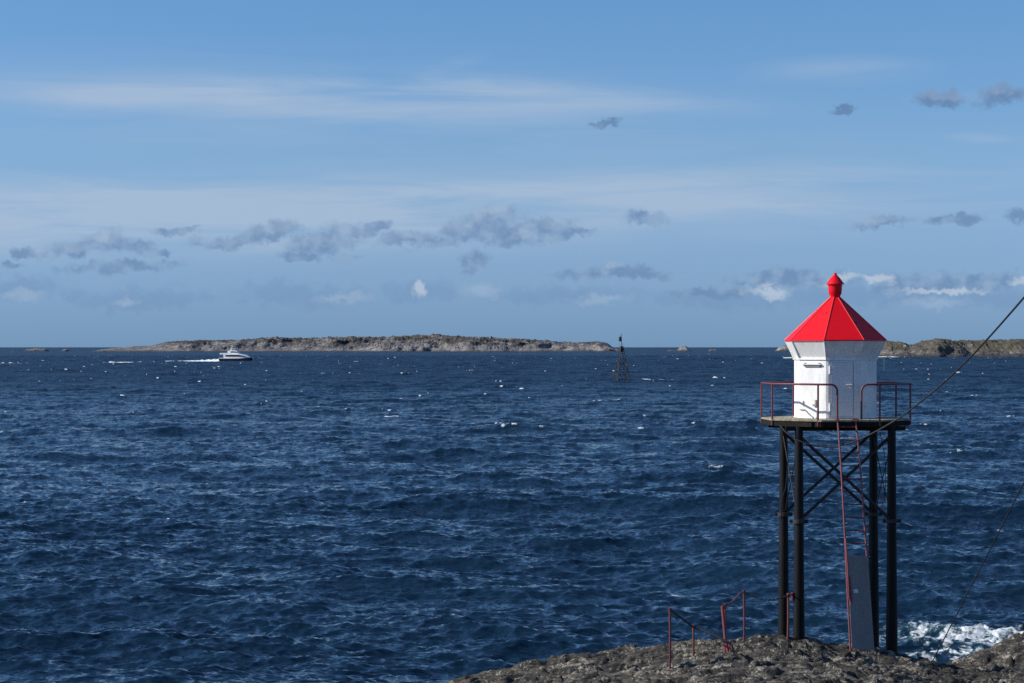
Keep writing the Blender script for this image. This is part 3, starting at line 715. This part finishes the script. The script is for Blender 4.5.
# patches on the roof
m_ = mb()
def roofp(th, f, u):
    a = oc(th, RE * math.cos(R(22.5)), ZE + 0.035).lerp(oc(th, 0.14, 13.67), f); tan = Vector((math.cos(R(th)), math.sin(R(th)), 0)); return a + tan * u
a = roofp(57.5, 0.42, -0.30); m_.tube([a, a + Vector((0.06, 0, -0.1))], 0.03, 8); m_.build('roof_hook', M['rust'], roof); m_ = mb()
a = roofp(-32.5, 0.62, 0.08); m_.tube([a + Vector((0, 0, 0.02)), a + Vector((0.0, -0.02, -0.1))], 0.025, 8)
m_.build('roof_hook', M['rust'], roof)
# railing
RP = RD - 0.03; ZR = ZD + 1.15
rail_root_m = mb()
e0, e1 = oc(-10, RP, ZR), oc(35, RP, ZR)
gl = e0.lerp(e1, 0.27); gr = e0.lerp(e1, 0.685)
def bend(g, e, zlow, r=0.22):
    dd = (e - g).normalized()
    return [zat(g, zlow)] + [g + dd * (r - r * math.cos(a_)) + Vector((0, 0, r * math.sin(a_) - r)) for a_ in [R(15 * i) for i in range(7)]]
left = bend(gl, e0, ZD - 0.1) + [e0] + [oc(t, RP, ZR) for t in (-55, -100, -145)] + [oc(-190, RP, ZR)]
right = bend(gr, e1, ZD + 0.02) + [e1] + [oc(t, RP, ZR) for t in (80, 125, 170)]
posts = [e0.lerp(oc(-55, RP), 0.07)] + [oc(t, RP) for t in (35, 80, 125)]
posts2 = [oc(t, RP) for t in (215, 260, 305)]
for path, pp in ((left, posts[:1] + posts2), (right, posts[1:])):
    m_ = mb(); m_.tube(path, 0.034, 10); rail = m_.build('railing', M['maroon'], lh, smooth=True, auto=60)
    for p in pp:
        m_ = mb(); m_.tube([zat(p, ZD - 0.20), zat(p, ZR - 0.02)], 0.032, 10); pst = m_.build('post', M['maroon'], rail, smooth=True)
# ladder, its guard panel and hook bar
lt0, lt1 = zat(gl, ZD - 0.02) + Vector((0.01, 0, 0)), zat(gr, ZD - 0.02) - (zat(gr, 0) - zat(gl, 0)) * 0.24
def loc(px, py, yl):
    """tower-frame point seen at px,py lying at local depth yl"""
    d = D0 + yl; wp = P(px, py, d) - Vector((cx, cy, 0)); q = Matrix.Rotation(-YAW, 3, 'Z') @ wp; return q
nrmD = oc(12.5, 1.0)
lb0, lb1 = loc(850.7, 646, -3.2), loc(873.9, 651, -3.0)
lb0.z -= 0.3; lb1.z -= 0.2
L0 = spline([lt0, lt0.lerp(lb0, 0.12) + nrmD * 0.10, lt0.lerp(lb0, 0.4) + nrmD * 0.14, lt0.lerp(lb0, 0.7) + nrmD * 0.06, lb0], 5)
L1 = spline([lt1, lt1.lerp(lb1, 0.12) + nrmD * 0.10, lt1.lerp(lb1, 0.4) + nrmD * 0.14, lt1.lerp(lb1, 0.7) + nrmD * 0.06, lb1], 5)
m_ = mb(); m_.tube(L0, 0.030, 10); m_.tube(L1, 0.030, 10); lad = m_.build('ladder', M['pinkred'], lh, smooth=True)
def along(pl, t):
    f = t * (len(pl) - 1); i = min(int(f), len(pl) - 2); return pl[i].lerp(pl[i + 1], f - i)
def t_at(z):
    return min(range(801), key=lambda i: abs(along(L0, i / 800).z - z)) / 800
for k in range(17):
    t = t_at(9.42 - 0.41 * k)
    m_ = mb(); m_.tube([along(L0, t), along(L1, t)], 0.02, 8); m_.build('rung', M['maroon'], lad, smooth=True)
for p, wd in ((lt0, 0.11), (lt1, 0.2)):
    m_ = mb(); m_.box(p + Vector((0, -0.03, 0.02)), (wd, 0.10, 0.11)); m_.build('ladder_bracket', M['pinkred'], lad, bevel=0.02)
# guard: folded sheet bolted in front of the lowest rungs
def guard():
    me_ = mb(); t0, t1 = t_at(5.35), t_at(2.40)
    N_ = 8; vs = []; fs = []
    for i in range(N_ + 1):
        t = t0 + (t1 - t0) * i / N_
        a = along(L0, t); b = along(L1, t); s = (b - a).normalized(); a = a + s * 0.04 ; b = b + s * 0.02
        f = nrmD * 0.075; bk = nrmD * 0.045
        vs += [a + f, b + f, b + bk, a + bk]
    for i in range(N_):
        o = 4 * i
        for j in range(4): fs.append((o + j, o + (j + 1) % 4, o + 4 + (j + 1) % 4, o + 4 + j))
    fs.append((0, 3, 2, 1)); fs.append((4 * N_, 4 * N_ + 1, 4 * N_ + 2, 4 * N_ + 3))
    me_.add(vs, fs); return me_
gd = guard().build('ladder_guard', M['grey'], lh)
m_ = mb(); t = t_at(4.23); a = along(L0, t); b = along(L1, t); s = (b - a).normalized(); c = a.lerp(b, 0.36) + nrmD * 0.081
upv = (along(L0, t - 0.02) - along(L0, t + 0.02)).normalized()
m_.add([c - s * 0.08 - upv * 0.055, c + s * 0.08 - upv * 0.055, c + s * 0.08 + upv * 0.055, c - s * 0.08 + upv * 0.055], [(0, 1, 2, 3)])
m_.build('notice_plate', M['paper'], gd)
m_ = mb(); o_ = nrmD * 0.10
m_.tube([along(L0, t_at(5.9)) + o_, along(L0, t_at(5.0)) + o_ + s * 0.02, along(L0, t_at(4.0)) + o_ + s * 0.02, along(L0, t_at(3.8)) + o_ + s * 0.07, along(L0, t_at(4.0)) + o_ + s * 0.11, along(L0, t_at(4.7)) + o_ + s * 0.07], 0.025, 8)
m_.build('lock_bar', M['pinkred'], lad, smooth=True)
# earth wires down the left leg
m_ = mb(); a = loc(779.5, 425, -0.6)
m_.tube(spline([a, loc(786, 436, -0.4), loc(788, 455, -0.2), loc(786, 485, 0.1), loc(782, 500, 0.4), loc(781, 520, 0.6)], 5), 0.016, 6); m_.build('earth_wire', M['cable'], lh); m_ = mb()
m_.tube(spline([loc(880, 432, -0.8), loc(885, 460, -0.6), loc(885, 490, -0.6), loc(880, 512, -0.4)], 5), 0.012, 6)
m_.build('earth_wire', M['cable'], lh)

# ------------------------------------------------------------------ cables
def cable(name, pts, r, label):
    base = Vector(pts[0]); m_ = MB(base); m_.tube(pts, r, 8)
    o = m_.build(name, M['cable'], None, smooth=True); o.location = base
    return tag(o, label, 'cable', None)
pts = spline([P(779.5, 425, 71.4), P(788, 434, 71.2), P(801, 441.5, 71.0), P(822, 446.8, 70.8), P(838, 446.2, 70.6), P(863, 438, 70.2), P(893, 421.8, 69.6), P(911, 409.5, 68.8), P(940, 386, 66), P(975, 352.5, 62), P(1024, 297.5, 56), P(1075, 236, 50), P(1140, 150, 44)], 6)
n_ = len(pts)
cable('power_cable', pts, 0.026, 'thick dark cable sagging under the lighthouse deck and rising out of frame to the right')
pts = [P(931, 664, 72.5), P(958, 612, 69), P(983, 563, 66), P(1010, 510, 63), P(1040, 450, 59), P(1100, 320, 51), P(1140, 232, 44)]
cable('stay_wire', spline(pts, 4), 0.018, 'thin wire slanting up from the rock right of the stilts')

M['polewood'] = paint('weathered pole', (0.16, 0.13, 0.10), (0.07, 0.06, 0.05), 0.85, 0.6, 3, streak=0.2)
pt = P(1140, 150, 44); gz = ground(pt.x, pt.y)
up_ = empty('utility_pole', (pt.x, pt.y, gz)); tag(up_, 'weathered wooden pole on the rock that carries the dark cable', 'pole')
m_ = MB((pt.x, pt.y, gz)); m_.tube([(pt.x, pt.y + 0.14, gz - 0.5), (pt.x, pt.y + 0.14, pt.z + 0.5)], [0.15, 0.11], 14); m_.build('post', M['polewood'], up_, smooth=True)
m_ = MB((pt.x, pt.y, gz)); m_.lathe((pt.x, pt.y, pt.z - 0.08), [(0.03, 0), (0.06, 0.03), (0.06, 0.1), (0.03, 0.14)], 12); m_.build('insulator', M['paper'], up_, smooth=True)

# ------------------------------------------------------------------ handrails on the rock
def rpost(px, py_base, d, py_top, pxt=None):
    b = P(px, py_base, d); b.z = min(b.z, ground(b.x, b.y) + 0.02) - 0.12
    return b, P(pxt or px, py_top, d)
def pmesh(b, t, r, cap=0.05):
    m_ = MB(ROOT); r *= 0.85; m_.tube([b, b.lerp(t, 0.5) + Vector((0.008, 0, 0)), t], r, 10); m_.lathe(t, [(r, -0.02), (cap, 0), (cap, 0.05), (r, 0.06)], 10); return m_
d1, d2, d3, d4, d5 = 66.5, 67.5, 67.3, 70.2, 71.0
b, t1 = rpost(669.9, 664, d1, 609.5); ROOT = Vector((b.x, b.y, b.z))
hr = empty('handrail', ROOT); tag(hr, 'low maroon handrail of two posts sloping down on the rock, left of the others', 'handrail', 'iron handrails on the rock')
pmesh(b, t1, 0.042).build('post', M['maroon'], hr, smooth=True)
b2, t2 = rpost(693.3, 660, d2, 627); pmesh(b2, t2, 0.04).build('post', M['rust'], hr, smooth=True)
m_ = MB(ROOT); m_.tube([t1, t2, P(713, 634.5, 67.2), P(727, 641.5, 67.0)], 0.032, 8); m_.build('rail', M['brace'], hr, smooth=True)
b, t3 = rpost(725, 662, d3, 606, 722.3); ROOT = Vector((b.x, b.y, b.z))
hr = empty('handrail', ROOT); tag(hr, 'bent faded red handrail with a sagging chain running towards the stilts', 'handrail', 'iron handrails on the rock')
kn = P(725.3, 638, d3)
m_ = MB(ROOT); m_.tube([b, kn, t3], 0.05, 10); m_.tube([P(726, 641, d3 - 0.05), P(728, 652, d3 - 0.1), P(729.5, 664, d3 - 0.1)], 0.05, 8)
m_.build('post', M['pinkred'], hr, smooth=True)
m_ = MB(ROOT); m_.tube([P(723, 608, d3 + 0.1), P(725.2, 604.5, d3 + 0.1), P(725.5, 630, d3 + 0.1)], 0.035, 8); m_.build('bent_strap', M['maroon'], hr, smooth=True)
m_ = MB(ROOT); m_.tube([P(729, 643, d3 - 0.2), P(731, 655, d3 - 0.2), P(734, 665, d3 - 0.3), P(736, 663, d3 - 0.3)], 0.03, 8); m_.tube([P(727, 642, d3), P(732, 645, d3), P(735, 656, d3), P(736.5, 663, d3)], 0.028, 8)
m_.build('bent_strap', M['pinkred'], hr, smooth=True)
b4, t4 = rpost(744.2, 638, d4, 592, 744); pmesh(b4, t4, 0.042).build('post', M['maroon'], hr, smooth=True)
b5, t5 = rpost(787.8, 637, d5, 595, 788.2); pmesh(b5, t5, 0.042).build('post', M['rust'], hr, smooth=True)
m_ = MB(ROOT); m_.tube(spline([P(724, 604.5, d3), P(731, 602.5, 68.2), P(736, 598, 69), P(740, 593.5, 69.7), t4], 4), 0.032, 8); m_.build('rail', M['maroon'], hr, smooth=True)
def chain(a, b, sag, n):
    m_ = MB(ROOT); pts = bez(a, b, sag, n)
    for i in range(n):
        p, q = pts[i], pts[i + 1]; dd = (q - p); c = (p + q) / 2; L_ = dd.length * 0.66; dd.normalize()
        s_ = dd.cross(Vector((0, 0, 1))).normalized(); u_ = s_ if i % 2 else s_.cross(dd)
        rg = [c + dd * math.cos(a_) * L_ + u_ * math.sin(a_) * 0.028 for a_ in [2 * math.pi * k / 10 for k in range(11)]]
        m_.tube(rg, 0.010, 5)
    return m_
chain(t4, t5, 0.20, 22).build('chain', M['brace'], hr)
m_ = MB(ROOT); m_.tube([P(789, 595.5, d5), P(792, 594.3, d5 + 0.3), P(794, 596, d5 + 0.4)], 0.028, 8); m_.tube([P(792.5, 592.5, d5 + .3), P(792.5, 600, d5 + .3)], 0.05, 8); m_.build('rail', M['maroon'], hr, smooth=True)

# ------------------------------------------------------------------ ferry
M['hull'] = paint('navy hull', (0.012, 0.018, 0.035), (0.03, 0.03, 0.04), 0.35, 0.3, 0.4)
M['shipwhite'] = paint('ship white', (0.80, 0.81, 0.82), (0.6, 0.6, 0.6), 0.35, 0.3, 0.4)
M['glass'] = paint('dark glass', (0.012, 0.016, 0.022), (0.02, 0.025, 0.03), 0.1, 0.3, 0.5)
M['shipgrey'] = paint('ship grey', (0.30, 0.31, 0.33), (0.2, 0.2, 0.2), 0.5, 0.3, 0.4)
DF = 1800.0; PXM = DF / F
fp = P(235.5, 361.4, DF)
fe = empty('ferry', (fp.x, DF, 0.0), R(-16)); fe.scale = (0.97, 1, 1.16); tag(fe, 'white catamaran ferry with dark hull and window band, throwing up a wake', 'ferry')
def loft(sections, name, m, parent):
    """sections: (x, [(y,z)...]) ; closed skin"""
    m_ = MB(); n = len(sections[0][1]); vs = []; fs = []
    for x, pr in sections: vs += [(x, y, z) for y, z in pr]
    for i in range(len(sections) - 1):
        for k in range(n): fs.append((i * n + k, i * n + (k + 1) % n, (i + 1) * n + (k + 1) % n, (i + 1) * n + k))
    fs.append(tuple(range(n))); fs.append(tuple(range((len(sections) - 1) * n, len(sections) * n)))
    m_.add(vs, fs); return m_.build(name, m, parent, smooth=True, auto=25)
for sgn in (-1, 1):
    y0 = 3.0 * sgn
    def hs(x, wd, top, bot): return (x, [(y0 - wd, top), (y0 + wd, top), (y0 + wd, top * 0.5), (y0 + wd * 0.3, bot), (y0 - wd * 0.3, bot), (y0 - wd, top * 0.5)])
    loft([hs(-13.5, 1.2, 2.2, -0.8), hs(-6, 1.3, 2.2, -0.9), hs(4, 1.3, 2.3, -0.9), hs(10, 1.0, 2.6, -0.7), hs(14.2, 0.12, 3.0, 0.6)], 'hull', M['hull'], fe)
def sec(x, wd, z0, z1, ch=0.35): return (x, [(-wd, z0), (wd, z0), (wd, z1 - ch), (wd - ch, z1), (-wd + ch, z1), (-wd, z1 - ch)])
cab = loft([sec(-9.5, 3.9, 2.25, 5.2), sec(-2, 4.0, 2.25, 5.6), sec(5, 3.9, 2.3, 5.5), sec(9, 3.4, 2.5, 4.6), sec(12.5, 2.2, 2.7, 3.3)], 'main_cabin', M['shipwhite'], fe)
loft([sec(-7.5, 3.93, 3.5, 4.75, 0.1), sec(-2, 4.04, 3.5, 4.85, 0.1), sec(5, 3.94, 3.5, 4.75, 0.1), sec(9.3, 3.36, 3.5, 4.1, 0.1), sec(10.2, 3.0, 3.52, 3.8, 0.1)], 'window_band', M['glass'], cab)
loft([sec(-13.5, 4.2, 2.15, 2.5, 0.1), sec(6, 4.2, 2.15, 2.5, 0.1), sec(13.6, 2.0, 2.6, 2.9, 0.1)], 'deck', M['shipwhite'], fe)
loft([sec(-12.8, 3.8, 5.0, 6.0, 0.2), sec(-7, 3.9, 5.3, 6.1, 0.2), sec(-3, 3.6, 5.5, 6.0, 0.2)], 'sun_deck', M['shipwhite'], fe)
br = loft([sec(-6, 2.6, 5.5, 7.6), sec(-1, 2.7, 5.5, 7.9), sec(2.4, 2.4, 5.5, 7.4), sec(3.8, 2.2, 5.5, 5.9)], 'bridge', M['shipwhite'], fe)
loft([sec(-3.6, 2.66, 6.4, 7.2, 0.05), sec(-1, 2.74, 6.4, 7.3, 0.05), sec(2.5, 2.46, 6.4, 7.1, 0.05), sec(3.1, 2.3, 6.42, 6.7, 0.05)], 'window_band', M['glass'], br)
m_ = MB(); m_.bar((-4.5, 0, 7.5), (-3.2, 0, 9.8), 0.9, 0.7); m_.bar((-3.2, -1.6, 9.5), (-3.2, 1.6, 9.5), 0.25, 0.2); m_.bar((-4.0, 0.0, 9.4), (-0.5, 0.0, 9.2), 1.6, 0.22); m_.tube([(-3.3, 0, 9.6), (-3.3, 0, 11.4)], 0.09, 6)
m_.build('mast', M['shipwhite'], fe)
for s_ in (-1, 1):
    m_ = MB()
    for z in (3.0, 3.5): m_.tube([(-13.3, 4.0 * s_, z), (-9.5, 4.0 * s_, z)], 0.05, 5)
    for x in (-13.3, -12, -10.8, -9.6): m_.tube([(x, 4.0 * s_, 2.4), (x, 4.0 * s_, 3.5)], 0.05, 5)
    m_.build('railing', M['shipgrey'], fe)
# wake: churned mound of foam behind the stern
wx_ = np.linspace(-62, -12.5, 150); wy_ = np.linspace(-6, 6, 26)
WX, WY = np.meshgrid(wx_, wy_)
tt = (WX + 62) / 49.5
hw = 2.0 + 2.4 * tt
wz = (0.45 + 2.3 * tt ** 2.2) * np.clip(1 - (WY / hw) ** 2, -0.6, 1) * (0.75 + 0.8 * fbm(WX * 0.35, WY * 0.5, 3.0, 4)) + 0.15
wz = np.where(np.abs(WY) > hw, -1.2, wz)
wme = grid_mesh('wake', np.stack([WX, WY, wz], -1).reshape(-1, 3), len(wy_), len(wx_))
wk = link('wake', wme, M['foam']); wk.location = (fp.x, DF, 0); wk.rotation_euler = (0, 0, R(-16))
tag(wk, 'white churned foam wake trailing behind the ferry', 'wake', kind='stuff')

# ------------------------------------------------------------------ stake beacon out in the sea
DB = H * F / (382 - HOR)
M['beacon'] = paint('beacon timber', (0.035, 0.030, 0.028), (0.09, 0.06, 0.05), 0.8, 0.6, 0.6)
M['green'] = paint('green daymark', (0.008, 0.035, 0.028), (0.02, 0.03, 0.03), 0.5, 0.4, 0.6)
bp_ = P(621.5, 382, DB); be = empty('beacon', (bp_.x, DB, 0.0), R(20)); tag(be, 'dark wooden lattice beacon with a green topmark standing in the sea', 'beacon')
zt = 12.0; hb = 2.35; ht_ = 0.42
cor = [(-1, -1), (1, -1), (1, 1), (-1, 1)]
def bpt(c, z): k = hb + (ht_ - hb) * z / zt; return Vector((c[0] * k, c[1] * k, z))
for c in cor:
    m_ = MB(); m_.tube([bpt(c, -1.5), bpt(c, zt)], [0.13, 0.10], 8); m_.build('leg', M['beacon'], be, smooth=True)
for c0, c1 in zip(cor, cor[1:] + cor[:1]):
    for z0, z1 in ((0.4, 4.3), (4.3, 8.0)):
        m_ = MB(); m_.tube([bpt(c0, z0), bpt(c1, z1)], 0.07, 6); m_.tube([bpt(c1, z0), bpt(c0, z1)], 0.07, 6); m_.build('cross_brace', M['beacon'], be)
for z in (0.9, 2.6, 4.3, 6.2, 8.0, 9.8):
    m_ = MB()
    for c0, c1 in zip(cor, cor[1:] + cor[:1]): m_.tube([bpt(c0, z), bpt(c1, z)], 0.075, 6)
    m_.build('ring_beam', M['beacon'], be)
m_ = MB(); m_.box((0, 0, 11.2), (1.0, 1.0, 1.7)); m_.box((0, 0, 12.15), (1.25, 1.25, 0.18)); m_.build('head', M['beacon'], be, bevel=0.05)
m_ = MB(); m_.tube([(0, 0, 12.1), (0, 0, 16.6)], [0.13, 0.08], 8); m_.tube([(-0.55, 0, 14.7), (-0.55, 0, 16.0)], 0.05, 6); m_.build('mast', M['beacon'], be)
m_ = MB(); m_.lathe((-0.5, 0, 13.9), [(0.15, 0), (0.5, 0.15), (0.55, 0.8), (0.5, 1.5), (0.12, 1.7)], 14); m_.build('topmark', M['green'], be, smooth=True)
for s_ in (-1, 1):
    m_ = MB(); m_.tube([(s_ * 0.5, 0.5, 12.2), (s_ * 0.9, 0.5, 13.2)], 0.03, 6); m_.build('bracket', M['beacon'], be)
